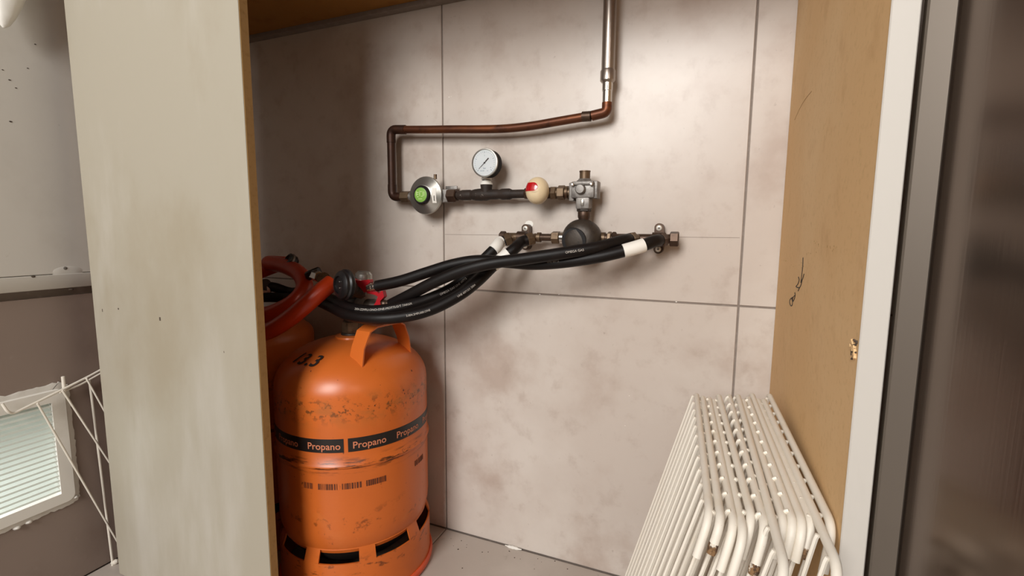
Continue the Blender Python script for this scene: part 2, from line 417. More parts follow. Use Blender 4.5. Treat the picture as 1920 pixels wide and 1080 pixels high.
obj('ceiling', box((XL + .001, YP + .0165, 1.19), (XR + .0165, -.02, 1.206), .0006, seg=1), 'mdf_dark', kind='structure', label='brown hardboard top closing the niche')
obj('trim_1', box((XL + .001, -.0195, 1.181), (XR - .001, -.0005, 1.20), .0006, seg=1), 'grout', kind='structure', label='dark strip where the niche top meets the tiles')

# ---- stainless appliance on the right
ap = thing('refrigerator', 'brushed stainless steel side of a tall appliance beside the raw board', 'appliance', (.98, -1.1, 0))
def prism(prof, z0, z1):
    b = NB(); lo = [b.verts.new((x, y, z0)) for x, y in prof]; hi = [b.verts.new((x, y, z1)) for x, y in prof]
    for i in range(len(prof)): j = (i + 1) % len(prof); b.faces.new((lo[i], lo[j], hi[j], hi[i]))
    b.faces.new(lo); b.faces.new(hi[::-1]); return b
obj('side_panel', prism([(.6935, -.5160), (.9330, -1.6900), (1.52, -1.570), (1.28, -.490), (.70, -.500)], .06, 1.95), 'brushed', ap, ang=20)
obj('edge_trim', prism([(.6792, -.5085), (.6800, -.5110), (.6925, -.5175), (.6938, -.5160), (.6938, -.500), (.6800, -.500)], .06, 1.95), 'satin', ap, ang=20, label='paler satin metal edge strip')
obj('plinth', prism([(.72, -.56), (.94, -1.64), (1.48, -1.54), (1.27, -.52)], 0, .062), 'black', ap)

# ================================================================== VENT GRILLE in the left wall
vg = thing('vent_grille', 'white plastic louvred vent grille set in the dark left wall tile', 'vent', (XL, (HY0 + HY1) / 2, HZ0))
def outline(y0, y1, z0, z1, r, jit, n=10):
    pts = []
    for (cy, cz, a0) in ((y1 - r, z1 - r, 0), (y0 + r, z1 - r, 90), (y0 + r, z0 + r, 180), (y1 - r, z0 + r, 270)):
        for k in range(n + 1):
            a = math.radians(a0 + 90 * k / n); pts.append((cy + r * math.cos(a), cz + r * math.sin(a)))
    out = []
    for (p, q) in zip(pts, pts[1:] + pts[:1]):
        L = math.hypot(q[0] - p[0], q[1] - p[1]); m = max(1, int(L / .006))
        for k in range(m):
            t = k / m; out.append((p[0] * (1 - t) + q[0] * t + random.gauss(0, jit), p[1] * (1 - t) + q[1] * t + random.gauss(0, jit)))
    return out
def ring_slab(outer, iy0, iy1, iz0, iz1, x0, x1, rim=0.):
    """plate with a rectangular hole: outer outline fanned to the hole edge"""
    b = NB(); cy, cz = (iy0 + iy1) / 2, (iz0 + iz1) / 2; inner = []
    for (y, z) in outer:
        dy, dz = y - cy, z - cz; s = min((iy1 - iy0) / 2 / abs(dy) if dy else 9, (iz1 - iz0) / 2 / abs(dz) if dz else 9); inner.append((cy + dy * s, cz + dz * s))
    n = len(outer)
    A = [b.verts.new((x0, *p)) for p in outer]; B = [b.verts.new((x1 - rim, *p)) for p in outer]
    Cc = [b.verts.new((x1, cy + (p[0] - cy) * .985, cz + (p[1] - cz) * .985)) for p in outer]
    D = [b.verts.new((x1, *p)) for p in inner]; E_ = [b.verts.new((x0, *p)) for p in inner]
    for i in range(n):
        j = (i + 1) % n
        for P_, Q_ in ((A, B), (B, Cc), (Cc, D), (D, E_), (E_, A)): b.faces.new((P_[i], P_[j], Q_[j], Q_[i]))
    return b
obj('sealant', ring_slab(outline(HY0 - .030, HY1 + .027, HZ0 - .027, HZ1 + .030, .018, .0011), HY0 + .002, HY1 - .002, HZ0 + .002, HZ1 - .002, XL - .001, XL + .003, .001), 'sealant', vg, label='ragged white sealant around the grille')
obj('frame', ring_slab(outline(HY0 - .022, HY1 + .019, HZ0 - .018, HZ1 + .020, .014, 0), HY0 + .004, HY1 - .004, HZ0 + .004, HZ1 - .004, XL - .012, XL + .0065, .002), 'plastic_white', vg)
b = NB(); n_sl = 18; pitch = (HZ1 - HZ0 - .012) / n_sl
sm = None
for i in range(n_sl):
    z = HZ0 + .008 + pitch * (i + .5)
    if sm is None:
        b = NB(); h = pitch * .62
        q = [(-.011, h * .70), (-.0098, h * .74), (.0020, -h * .05), (.0050, -h * .02), (.0050, -h * .62), (.0035, -h * .62)]
        lo = [b.verts.new((x, HY0 + .0045 - (HY0 + HY1) / 2, zz)) for x, zz in q]; hi = [b.verts.new((x, HY1 - .0045 - (HY0 + HY1) / 2, zz)) for x, zz in q]
        for k in range(6): b.faces.new((lo[k], lo[(k + 1) % 6], hi[(k + 1) % 6], hi[k]))
        b.faces.new(lo); b.faces.new(hi[::-1])
        o = obj('slat', b, 'slat', vg, local=True); sm = o.data
    else:
        o = bpy.data.objects.new('slat', sm); COL.objects.link(o); o.parent = vg
    o.location = (0, 0, z - HZ0)
b.free() if False else None
for (px, py) in ((33, 990), (55, 979), (142, 932)):
    p = atx(px, py, XL + .004); obj('sealant_blob', lathe((XL + .001, p.y, p.z), (1, 0, 0), [(.004, 0), (.003, .004), (.001, .006)], 8, None, 0, (1.5, 1)), 'sealant', vg)

# ================================================================== WIRE RACK AGAINST THE LEFT WALL
XW = -.580
lr = thing('wire_rack', 'white wire rack leaning against the dark left wall over the vent', 'rack', (XW, -.44, 0))
def lw(px, py, X=XW): return atx(px, py, X)
obj('top_wire', tube(roundpath([lw(4, 757, -.584), lw(14, 772, -.578), lw(24, 776), lw(118, 730), lw(172, 703), V((XW, -.345, .437))], .012), .0023, 10), 'wire', lr)
obj('rear_wire', tube(roundpath([lw(112, 736, -.590), lw(150, 722, -.590), V((-.590, -.345, .425))], .01), .0020, 10), 'wire', lr)
obj('post', tube([lw(118, 706, -.587), lw(121, 735, -.587)], .0030, 10), 'wire', lr)
for (a, c) in (((70, 756), (230, 1032)), ((117, 732), (235, 912)), ((162, 709), (232, 835))):
    obj('wire', tube([lw(*a, -.577), atx(*c, -.577)], .0019, 8), 'wire', lr)
obj('upright', tube(roundpath([lw(168, 714, -.586), lw(212, 1062, -.586), lw(196, 1080, -.572), lw(150, 1100, -.56)], .008), .0023, 10), 'wire', lr)
b = lathe(lw(213, 1056, -.586) - V((.004, 0, 0)), (1, .3, .4), [(.004, 0), (.006, .004), (.005, .011), (.002, .014)], 12)
obj('foot', b, 'wire', lr)

# ---- white plastic tip hanging in the top left corner
def blade():
    b = NB(); rings = []
    for (t, w_, d) in ((0, .0015, .002), (.08, .006, .006), (.3, .011, .010), (.6, .016, .013), (1, .021, .016), (1.6, .024, .018)):
        c = atx(7, 52, -.57) + V((0, .010, .070)) * t
        rings.append([b.verts.new(c + V((d * math.sin(2 * PI * k / 12), w_ * math.cos(2 * PI * k / 12) + (.35 * w_ if math.cos(2 * PI * k / 12) > 0 else 0), 0))) for k in range(12)])
    for A, B in zip(rings, rings[1:]):
        for k in range(12): b.faces.new((A[k], A[(k + 1) % 12], B[(k + 1) % 12], B[k]))
    b.faces.new(rings[0]); b.faces.new(rings[-1][::-1]); return b
bt = atx(7, 52, -.57)
ps = thing('plastic_scoop', 'white plastic tapered tip hanging on the wall in the top left corner', 'utensil', bt)
obj('blade', blade(), 'plastic_white', ps)
hb = bt + V((0, .016, .105))
obj('handle', tube(roundpath([hb, hb + V((0, .004, .05)), hb + V((-.008, .006, .13))], .02), [.018, .012, .010, .009, .0085, .008, .008, .008, .008][:9], 14), 'plastic_white', ps)
hk_ = hb + V((-.008, .006, .122))
obj('wall_peg', rod(hk_ + V((.014, 0, 0)), V((XL + .0055, hk_.y, hk_.z)), .004, 12), 'zinc', ps)

# ================================================================== PIPEWORK ON THE BACK WALL
Z1 = .783; Y1 = -.036       # axis of the upper row
Z2 = .6978; Y2 = -.036      # axis of the lower manifold
def X1(px, Y=Y1): return at(px, 366, Y).x
def X2(px, Y=Y2): return at(px, 447, Y).x
YC = -.034
# --- steel riser
sp = thing('steel_pipe', 'vertical grey steel gas pipe rising up the tiled wall', 'pipe', (.392, YC, .93))
pt = lambda px, py: at(px, py, YC)
a = pt(1140, 132); xs = a.x
obj('pipe', tube([V((xs, YC, a.z - .002)), V((xs, YC, 1.189))], .0118, 20), 'steel_pipe', sp)
z0 = pt(1138, 156).z
obj('socket', lathe((xs, YC, z0), (0, 0, 1), [(.010, 0), (.0135, .004), (.0135, a.z - z0 - .002), (.0122, a.z - z0 + .001)], 20), 'steel_pipe', sp)
z3 = pt(1136, 172).z
obj('reducer', lathe((xs, YC, z3), (0, 0, 1), [(.0082, 0), (.0095, .001), (.0095, z0 - z3 + .001)], 18), 'chrome', sp)
z4 = pt(1134, 196).z
obj('tail', lathe((xs, YC, z4), (0, 0, 1), [(.0086, 0), (.0086, z3 - z4 + .001)], 18), 'chrome', sp)
# --- copper line
cpz = thing('copper_pipe', 'aged brown copper pipe running across and down the tiled wall', 'pipe', (0, YC, .8))
e = V((xs, YC, z4))
pe = pt(1112, 217)
obj('elbow', tube(roundpath([e + V((0, 0, .003)), V((xs, YC, pe.z + .004)), V((pe.x - .002, YC, pe.z))], .018), .0092, 16), 'copper', cpz)
obj('coupling', tube([V((pe.x - .004, YC, pe.z - .0005)), pt(1092, 219)], .0094, 16), 'bronze', cpz)
run = smoothpath([pt(1100, 218.5), pt(1050, 227), pt(1000, 235.5), pt(950, 241), pt(900, 242.5), pt(850, 242.5), pt(800, 243), pt(752, 243)], 6)
obj('pipe', tube(run, .0083, 16), 'copper', cpz)
c1 = pt(733, 243); xv = c1.x
obj('elbow', tube(roundpath([pt(760, 243), V((xv, YC, c1.z)), V((xv, YC, c1.z - .028))], .016), .0098, 16), 'copper_dark', cpz)
obj('pipe', tube([V((xv, YC, c1.z - .02)), V((xv, YC, Z1 + .02))], .0090, 16), 'copper_dark', cpz)
obj('elbow', tube(roundpath([V((xv, YC, Z1 + .027)), V((xv, YC, Z1)), V((X1(755), YC, Z1))], .015), .0098, 16), 'copper_dark', cpz)

# --- disc regulator with green label
xr = X1(796, -.05)
rg = thing('gas_regulator', 'silver disc gas regulator with round green label and white sticker', 'regulator', (xr, -.04, Z1 - .036))
obj('inlet_nut', hexnut((X1(752), YC, Z1), (X1(768), YC, Z1), .0125, None, .3), 'brass', rg)
obj('neck', rod((X1(766), YC, Z1), (xr - .018, YC, Z1), .0095, 16), 'zinc', rg)
cR = V((xr, 0, Z1 + .0005))
obj('rear_housing', lathe(cR + V((0, -.004, 0)), (0, -1, 0), [(.022, 0), (.028, .012), (.0365, .034), (.0365, .038)], 40), 'alu', rg)
ds = lathe(cR + V((0, -.041, 0)), (0, -1, 0), [(.036, 0), (.0398, .001), (.0402, .004), (.0392, .006), (.037, .007), (.0215, .0155), (.0205, .016)], 48)
disc = obj('front_disc', ds, 'alu', rg)
obj('vent_plug', rod(cR + V((.016, -.032, .035)), cR + V((.016, -.032, .045)), .0035, 10), 'brass', rg)
cap = obj('adjuster_cap', lathe(cR + V((0, -.055, 0)), (0, -1, 0), [(.0195, 0), (.0195, .0075), (.0175, .0095)], 36), 'black', rg)
gl = lathe(cR + V((0, -.0643, 0)), (0, -1, 0), [(.0150, 0), (.0150, .0006), (.014, .0009)], 36)
obj('green_label', gl, 'green', cap, label='round green printed label')
b = NB()
for (x, z, w_, h_) in ((-.0105, .003, .002, .010), (-.007, .005, .004, .002), (-.0072, .001, .0035, .002), (-.0072, -.004, .004, .002), (-.002, .003, .0018, .011), (.001, .0065, .005, .0018), (.0065, .002, .0018, .010), (.0035, -.003, .004, .0018), (.0095, .002, .0014, .008), (-.001, -.0085, .010, .0014)):
    box(cR + V((x * .95 - w_ / 2, -.0657, z - h_ / 2)), cR + V((x * .95 + w_ / 2, -.0651, z + h_ / 2)), 0, b)
obj('label_print', b, 'green_pale', cap)
# white sticker lying on the cone of the disc
def cone(x, z):
    r = math.hypot(x, z); h = .007 + (.037 - r) / (.037 - .0215) * .0085; return cR + V((x, -.041 - h - .0010, z))
b = NB(); gx, gz = 4, 8; vs = [[b.verts.new(cone(.0222 + .0078 * i / gx, -.0165 + .031 * j / gz)) for i in range(gx + 1)] for j in range(gz + 1)]
for j in range(gz):
    for i in range(gx): b.faces.new((vs[j][i], vs[j][i + 1], vs[j + 1][i + 1], vs[j + 1][i]))
stk = obj('sticker', b, 'white', disc, label='white paper sticker')
b = NB()
for k in range(4):
    p = cone(.0262, -.0110 + k * .0028); box(p + V((-.0012, -.0006, -.0008)), p + V((.0014, -.0003, .0008)), 0, b)
obj('sticker_print', b, 'ink', disc)
xb = X1(838)
obj('outlet_block', box((xr + .02, -.040, Z1 - .014), (xb + .006, -.014, Z1 + .013), .002), 'zinc', rg)
obj('mounting_tab', box((xr + .030, -.014, Z1 + .008), (xb + .012, -.0105, Z1 + .022), .001), 'zinc', rg)
obj('outlet_nut', hexnut((xb + .003, Y1, Z1), (X1(857), Y1, Z1), .0145, None, .2), 'bronze', rg)

# --- tape wrapped tee
te = thing('pipe_tee', 'black tape-wrapped pipe tee below the pressure gauge', 'pipe fitting', (X1(911), Y1, Z1 - .01))
xt = X1(912)
xa, xz = X1(855), X1(988)
prof = [(.0075, 0), (.0085, .006), (.0108, .016), (.0108, .034), (.0095, .037), (.0105, .040), (.0118, .046), (.0125, .056), (.0125, .070), (.0105, .078), (.0100, .096), (.0092, .100), (.0112, .106), (.0112, .122), (.0085, .128), (.0085, xz - xa)]
prof = [q for q in prof if q[1] <= xz - xa]
obj('run', lathe((xa, Y1, Z1), (1, 0, 0), prof, 18), 'tape', te)
zt = at(912, 346, Y1).z
obj('branch', lathe((xt, Y1, Z1), (0, 0, 1), [(.0115, 0), (.0115, .012), (.0122, .020), (.0122, zt - Z1 - .004), (.011, zt - Z1)], 18), 'tape', te)
obj('thread_tape', lathe((xt, Y1, zt - .001), (0, 0, 1), [(.0118, 0), (.0128, .001), (.0128, .004), (.0115, .005), (.0100, .0055), (.0100, .0080)], 18), 'white', te, label='white thread tape')
# --- pressure gauge
gc = at(908, 305, -.062); KG = 1.13
pg = thing('pressure_gauge', 'round white-faced pressure gauge with black case above the pipe tee', 'gauge', (gc.x, -.045, zt))
obj('stem', lathe((xt, Y1, zt + .0065), (0, 0, 1), [(.0085, 0), (.0085, .006), (.0088, .0065), (.0088, .014), (.0085, .03)], 18), 'zinc', pg)
obj('thread_seal', lathe((xt, Y1, zt + .0098), (0, 0, 1), [(.0105, 0), (.0105, .003), (.009, .0045)], 18), 'white', pg)
obj('case', lathe((gc.x, -.0345, gc.z), (0, -1, 0), [(.019 * KG, 0), (.0235 * KG, .002), (.0245 * KG, .004), (.0245 * KG, .0235)], 48), 'matte_black', pg)
obj('bezel', lathe((gc.x, -.0575, gc.z), (0, -1, 0), [(.0245 * KG, 0), (.0252 * KG, .001), (.0252 * KG, .0022), (.0246 * KG, .0042), (.0232 * KG, .0044), (.0223 * KG, .0035), (.0222 * KG, .002)], 48), 'alu', pg)
dl = obj('dial', lathe((gc.x, -.0590, gc.z), (0, -1, 0), [(.0223 * KG, 0), (.0223 * KG, .0012)], 48), 'dial', pg)
def dialp(r, a, d=.0004): return V((gc.x + r * KG * math.sin(a), -.0602 - d, gc.z + r * KG * math.cos(a)))
b = NB()
for k in range(25):
    a = math.radians(-135 + 270 * k / 24); r0 = .0165 if k % 6 == 0 else .0178
    t = V((math.cos(a), 0, -math.sin(a))) * (.00035 if k % 6 == 0 else .0002)
    q = [dialp(r0, a, .0002) + t, dialp(.0195, a, .0002) + t, dialp(.0195, a, .0002) - t, dialp(r0, a, .0002) - t]
    b.faces.new([b.verts.new(p) for p in q])
obj('dial_ticks', b, 'ink_blue', dl)
for (s, sz, dx, dz) in (('bar', .0042, 0, -.0105), ('EN 837', .0026, -.004, -.0145), ('1,6', .0026, .0055, -.0145), ('0', .003, -.0105, -.0105), ('4', .003, .0115, -.0095), ('2', .003, 0, .0115)):
    vs, fs = text_mesh(s, sz); obj('dial_print', mapped(vs, fs, lambda v: V((gc.x + (dx + v.x) * KG, -.0604, gc.z + (dz + v.y) * KG))), 'ink_blue', dl)
an = math.radians(-133); b = NB()
dv = V((math.sin(an), 0, math.cos(an))); nv = V((math.cos(an), 0, -math.sin(an))); o_ = V((gc.x, -.0612, gc.z))
for (r0, r1, w0, w1) in ((-.0125, -.003, .0011, .0011), (-.003, .0165, .0006, .0003)):
    f = [o_ + dv * r0 + nv * w0, o_ + dv * r1 + nv * w1, o_ + dv * r1 - nv * w1, o_ + dv * r0 - nv * w0]
    lo = [b.verts.new(p) for p in f]; hi = [b.verts.new(p + V((0, -.0004, 0))) for p in f]
    b.faces.new(lo); b.faces.new(hi)
    for k in range(4): b.faces.new((lo[k], lo[(k + 1) % 4], hi[(k + 1) % 4], hi[k]))
lathe(o_ + V((0, .0005, 0)), (0, -1, 0), [(.0016, 0), (.0016, .0012), (.0006, .0018)], 12, b)
obj('needle', b, 'ink', dl)
glass = mat('gauge_glass', '#ffffff', .03); gb = glass.node_tree.nodes['Principled BSDF']
gb.inputs['Transmission Weight'].default_value = 1; gb.inputs['IOR'].default_value = 1.2
obj('glass', lathe((gc.x, -.0615, gc.z), (0, -1, 0), [(.0222 * KG, 0), (.0222 * KG, .0006)], 40), glass, pg)

# --- shut-off valve with ivory knob
vk = at(1004, 357, -.066)
vv = thing('shutoff_valve', 'ivory knob shut-off valve with red insert on the upper pipe', 'valve', (vk.x, Y1, Z1 - .02))
obj('body', lathe((X1(984), Y1, Z1), (1, 0, 0), [(.009, 0), (.0118, .002), (.0118, .012), (.010, .013), (.010, .034), (.0118, .035), (.0118, X1(1034) - X1(984))], 6), 'bronze', vv)
obj('stem', rod((vk.x, -.036, vk.z - .001), (vk.x, -.052, vk.z - .001), .008, 16), 'bronze', vv)
def knob_pt(a, h):
    # a: angle about y axis, h: 0 rim .. 1 tip (toward the room)
    rr = math.sqrt(max(0, 1 - h ** 2.6)); rx, rz = .0228 * rr, .0262 * rr
    zz = math.cos(a); rz2 = rz * (1.0 if zz > 0 else .98)
    return V((vk.x + rx * math.sin(a), -.052 - .024 * h, vk.z + rz2 * zz))
b = NB(); rings = []
nr = 36
for h in (0, .1, .25, .4, .55, .68, .79, .88, .95): rings.append([b.verts.new(knob_pt(2 * PI * k / nr, h)) for k in range(nr)])
back = [b.verts.new(V((vk.x + .019 * math.sin(2 * PI * k / nr), -.0505, vk.z + .024 * math.cos(2 * PI * k / nr)))) for k in range(nr)]
rings.insert(0, back)
for A, B in zip(rings, rings[1:]):
    for k in range(nr): b.faces.new((A[k], A[(k + 1) % nr], B[(k + 1) % nr], B[k]))
b.faces.new(back); b.faces.new(rings[-1])
kn = obj('knob', b, 'ivory', vv, ang=60)
def knob_front(x, z, d):
    e_ = min(.999, math.hypot(x / .0228, z / .0262)); h = (1 - e_ * e_) ** (1 / 2.6); return V((vk.x + x, -.052 - .024 * h - d, vk.z + z))
def dpatch(x0, x1, zlo, zhi, d, inset=0):
    b = NB(); n_, m_ = 12, 8; rows = []
    for i in range(n_ + 1):
        x = x0 + (x1 - x0) * i / n_; t = max(0, (x - (x1 - .010)) / .010); sh = math.sqrt(max(0, 1 - t * t)) if t > 0 else 1
        mid = zlo + (zhi - zlo) * .42; rows.append([b.verts.new(knob_front(x, mid + (zlo + (zhi - zlo) * j / m_ - mid) * max(.05, sh), d)) for j in range(m_ + 1)])
    for i in range(n_):
        for j in range(m_): b.faces.new((rows[i][j], rows[i + 1][j], rows[i + 1][j + 1], rows[i][j + 1]))
    return b
obj('insert_rim', dpatch(-.0205, .0135, -.0035, .0170, .0003), 'ivory', kn)
obj('red_insert', dpatch(-.0200, .0080, -.0015, .0145, .0009), 'red_glossy', kn, label='glossy red insert')
# --- brass union between valve and cast block
un = thing('pipe_union', 'old brass pipe union between the ivory knob valve and the cast block', 'pipe fitting', (X1(1050), Y1, Z1 - .012))
x0 = X1(1032); xe = X1(1072)
obj('sleeve', rod((x0, Y1, Z1), (xe, Y1, Z1), .0092, 18), 'brass', un)
obj('nut', hexnut((x0 + .001, Y1, Z1), (x0 + .013, Y1, Z1), .0135, None, .1), 'brass', un)
obj('nut', hexnut((x0 + .015, Y1, Z1), (x0 + .030, Y1, Z1), .0140, None, .5), 'brass', un)
obj('collar', rod((x0 + .031, Y1, Z1), (x0 + .036, Y1, Z1), .0125, 18), 'brass', un)

# --- cast relief block
xk = X1(1095, -.045); YK = -.042
cb = thing('relief_valve', 'grey cast metal relief valve block with short brass stub on top', 'valve', (xk, YK, Z1 - .03))
b = NB(); box((xk - .022, YK - .016, Z1 - .012), (xk + .022, YK + .016, Z1 + .017), .003, b)
box((xk - .027, YK - .012, Z1 - .017), (xk - .017, YK + .014, Z1 + .017), .002, b)
box((xk + .017, YK - .012, Z1 - .013), (xk + .027, YK + .014, Z1 + .019), .002, b)
box((xk - .013, YK - .014, Z1 - .032), (xk + .013, YK + .012, Z1 - .008), .003, b)
obj('body', b, 'zinc', cb)
b = lathe((xk - .003, YK - .014, Z1 + .004), (0, -1, 0), [(.0095, 0), (.0095, .007), (.0075, .010), (0, .0105)], 18); obj('front_boss', b, 'zinc', cb)
b = box((xk - .020, YK - .0205, Z1 + .011), (xk + .021, YK - .012, Z1 + .018), .002); obj('front_rib', b, 'zinc', cb)
for s in (-1, 1): obj('screw', lathe((xk + s * .0175, YK - .019, Z1 + .0125), (0, -1, 0), [(.0035, 0), (.0035, .003), (.002, .0042)], 6), 'chrome', cb)
b = box((xk - .003, YK - .0165, Z1 - .026), (xk + .003, YK - .0135, Z1 - .014), .001); obj('cast_mark', b, 'alu', cb)
zs = Z1 + .017
obj('top_flange', lathe((xk, YK, zs - .001), (0, 0, 1), [(.0155, 0), (.0155, .004), (.012, .0065), (.012, .008)], 6), 'zinc', cb)
obj('brass_stub', lathe((xk, YK, zs + .006), (0, 0, 1), [(.0098, 0), (.0098, .013), (.0104, .0135), (.0104, .0155), (.0085, .0155), (.0085, .006), (0, .006)], 24), 'brass', cb, label='open brass stub')
zn = at(1095, 381, YK).z
obj('union_nut', hexnut((xk, YK, zn), (xk, YK, zn - .016), .0135, None, .3), 'iron', cb)
obj('cone_nut', lathe((xk, YK, zn - .0155), (0, 0, -1), [(.011, 0), (.0118, .002), (.0118, .010), (.009, .017), (.009, .028)], 12), 'bronze', cb)

# --- dark round changeover regulator
cD = at(1091, 446, -.045); 
dr = thing('changeover_regulator', 'dark round regulator in the middle of the lower manifold', 'regulator', (cD.x, -.04, Z2 - .036))
obj('housing', lathe((cD.x, -.010, cD.z - .002), (0, -1, 0), [(.022, 0), (.032, .010), (.0365, .024), (.0375, .034), (.0368, .043), (.033, .052), (.026, .058), (.018, .061), (0, .062)], 40), 'iron', dr)
obj('cover', lathe((cD.x - .008, -.060, cD.z - .005), (-.12, -1, -.05), [(.0245, 0), (.0245, .008), (.0235, .0095), (0, .0098)], 32), 'black', dr, label='smooth dark round cover')
for k in range(6):
    a = PI * 2 * k / 6 + .3; obj('screw', lathe((cD.x + .0300 * math.cos(a), -.0525, cD.z - .002 + .0300 * math.sin(a)), (0, -1, 0), [(.003, 0), (.003, .004), (.002, .005)], 10), 'bronze', dr)

# --- lower manifold halves
ml = thing('gas_manifold', 'old brass manifold with two hose outlets left of the dark regulator', 'manifold', (X2(990), Y2, Z2 - .01))
obj('pipe', rod((X2(972), Y2, Z2), (cD.x - .03, Y2, Z2), .0072, 18), 'bronze', ml)
obj('outlet_nut', hexnut((X2(1035), Y2, Z2), (X2(1050), Y2, Z2), .0125, None, .2), 'brass', ml)
obj('ring', rod((X2(1051), Y2, Z2), (X2(1057), Y2, Z2), .0115, 18), 'chrome', ml)
obj('ring', rod((X2(1008), Y2, Z2), (X2(1014), Y2, Z2), .0098, 18), 'brass', ml)
mr_ = thing('gas_manifold', 'dark bronze manifold pipe with end cap right of the dark regulator', 'manifold', (X2(1200), Y2, Z2 - .01))
obj('pipe', rod((cD.x + .03, Y2, Z2), (X2(1262), Y2, Z2), .0086, 18), 'bronze', mr_)
obj('ring', rod((X2(1127), Y2, Z2), (X2(1135), Y2, Z2), .0110, 18), 'brass', mr_)
obj('nut', hexnut((X2(1139), Y2, Z2), (X2(1147), Y2, Z2), .0125, None, .3), 'brass', mr_)
obj('nut', hexnut((X2(1148), Y2, Z2), (X2(1156), Y2, Z2), .0120, None, .7), 'bronze', mr_)
obj('end_cap', hexnut((X2(1256), Y2, Z2), (X2(1273), Y2, Z2), .0135, None, .25), 'bronze', mr_)
# wall brackets with two screws
def bracket(px, mat_, label, up=.021, dn=.021):
    x = X2(px); t = thing('pipe_bracket', label, 'bracket', (x, -.01, Z2 - .02), 'pipe brackets on the lower manifold')
    b = NB(); r = .0085; pts = [(r * math.cos(PI * k / 10), up + r * math.sin(PI * k / 10)) for k in range(10)] + [(-r * math.cos(PI * k / 10), -dn - r * math.sin(PI * k / 10)) for k in range(11)]
    lo = [b.verts.new((x + p[0], -.001, Z2 + p[1])) for p in pts]; hi = [b.verts.new((x + p[0], -.0185, Z2 + p[1])) for p in pts]
    for k in range(len(pts)): b.faces.new((lo[k], lo[(k + 1) % len(pts)], hi[(k + 1) % len(pts)], hi[k]))
    b.faces.new(lo); b.faces.new(hi[::-1]); obj('plate', b, mat_, t)
    obj('clamp', rod((x - .009, Y2, Z2), (x + .009, Y2, Z2), .0118, 18), mat_, t)
    for s in (up, -dn):
        sc = obj('screw', lathe((x, -.018, Z2 + s), (0, -1, 0), [(.0052, 0), (.0052, .0012), (.0038, .0022), (0, .0024)], 16), 'screw', t)
        b = NB()
        for (w_, h_) in ((.0038, .0011), (.0011, .0038)): box((x - w_ / 2, -.0208, Z2 + s - h_ / 2), (x + w_ / 2, -.0195, Z2 + s + h_ / 2), 0, b)
        obj('slot', b, 'ink', sc)
    return t
bl = bracket(979, 'bronze', 'bronze wall bracket holding the left manifold with chipped plaster behind its top', .0175, .018)
bracket(1233, 'bronze', 'bronze wall bracket with two bright screws beside the manifold end cap', .0195, .0190)
b = lathe((X2(980), -.0008, Z2 + .026), (0, 1, 0), [(.0095, 0), (.0095, .001)], 9, None, .4, (1, .8)); obj('plaster_chip', b, 'white', bl)

# outlets pointing to the room, with hose nuts
def outlet(px, parent, tilt, nutmat, yl=.03):
    p = V((X2(px), Y2, Z2)); d = V(tilt).normalized()
    obj('hose_outlet', rod(p, p + d * yl, .0085, 16), 'brass', parent)
    obj('hose_nut', hexnut(p + d * (yl - .013), p + d * (yl + .001), .0135, None, .2), nutmat, parent)
    return p + d * (yl + .001), d
oA, dA = outlet(1196, mr_, (-.45, -1, -.08), 'brass', .027)
oB, dB = outlet(1250, mr_, (-.45, -1, -.10), 'bronze', .024)
oC, dC = outlet(964, ml, (-.9, -.62, -.42), 'brass', .020)
oD, dD = outlet(1006, ml, (-.9, -.75, -.35), 'brass', .020)
obj('tail', rod((X2(948), Y2, Z2), (X2(974), Y2, Z2), .0085, 16), 'brass', ml)
obj('end_plug', hexnut((X2(938), Y2, Z2 + .001), (X2(949), Y2, Z2 + .001), .0105, None, .5), 'bronze', ml)

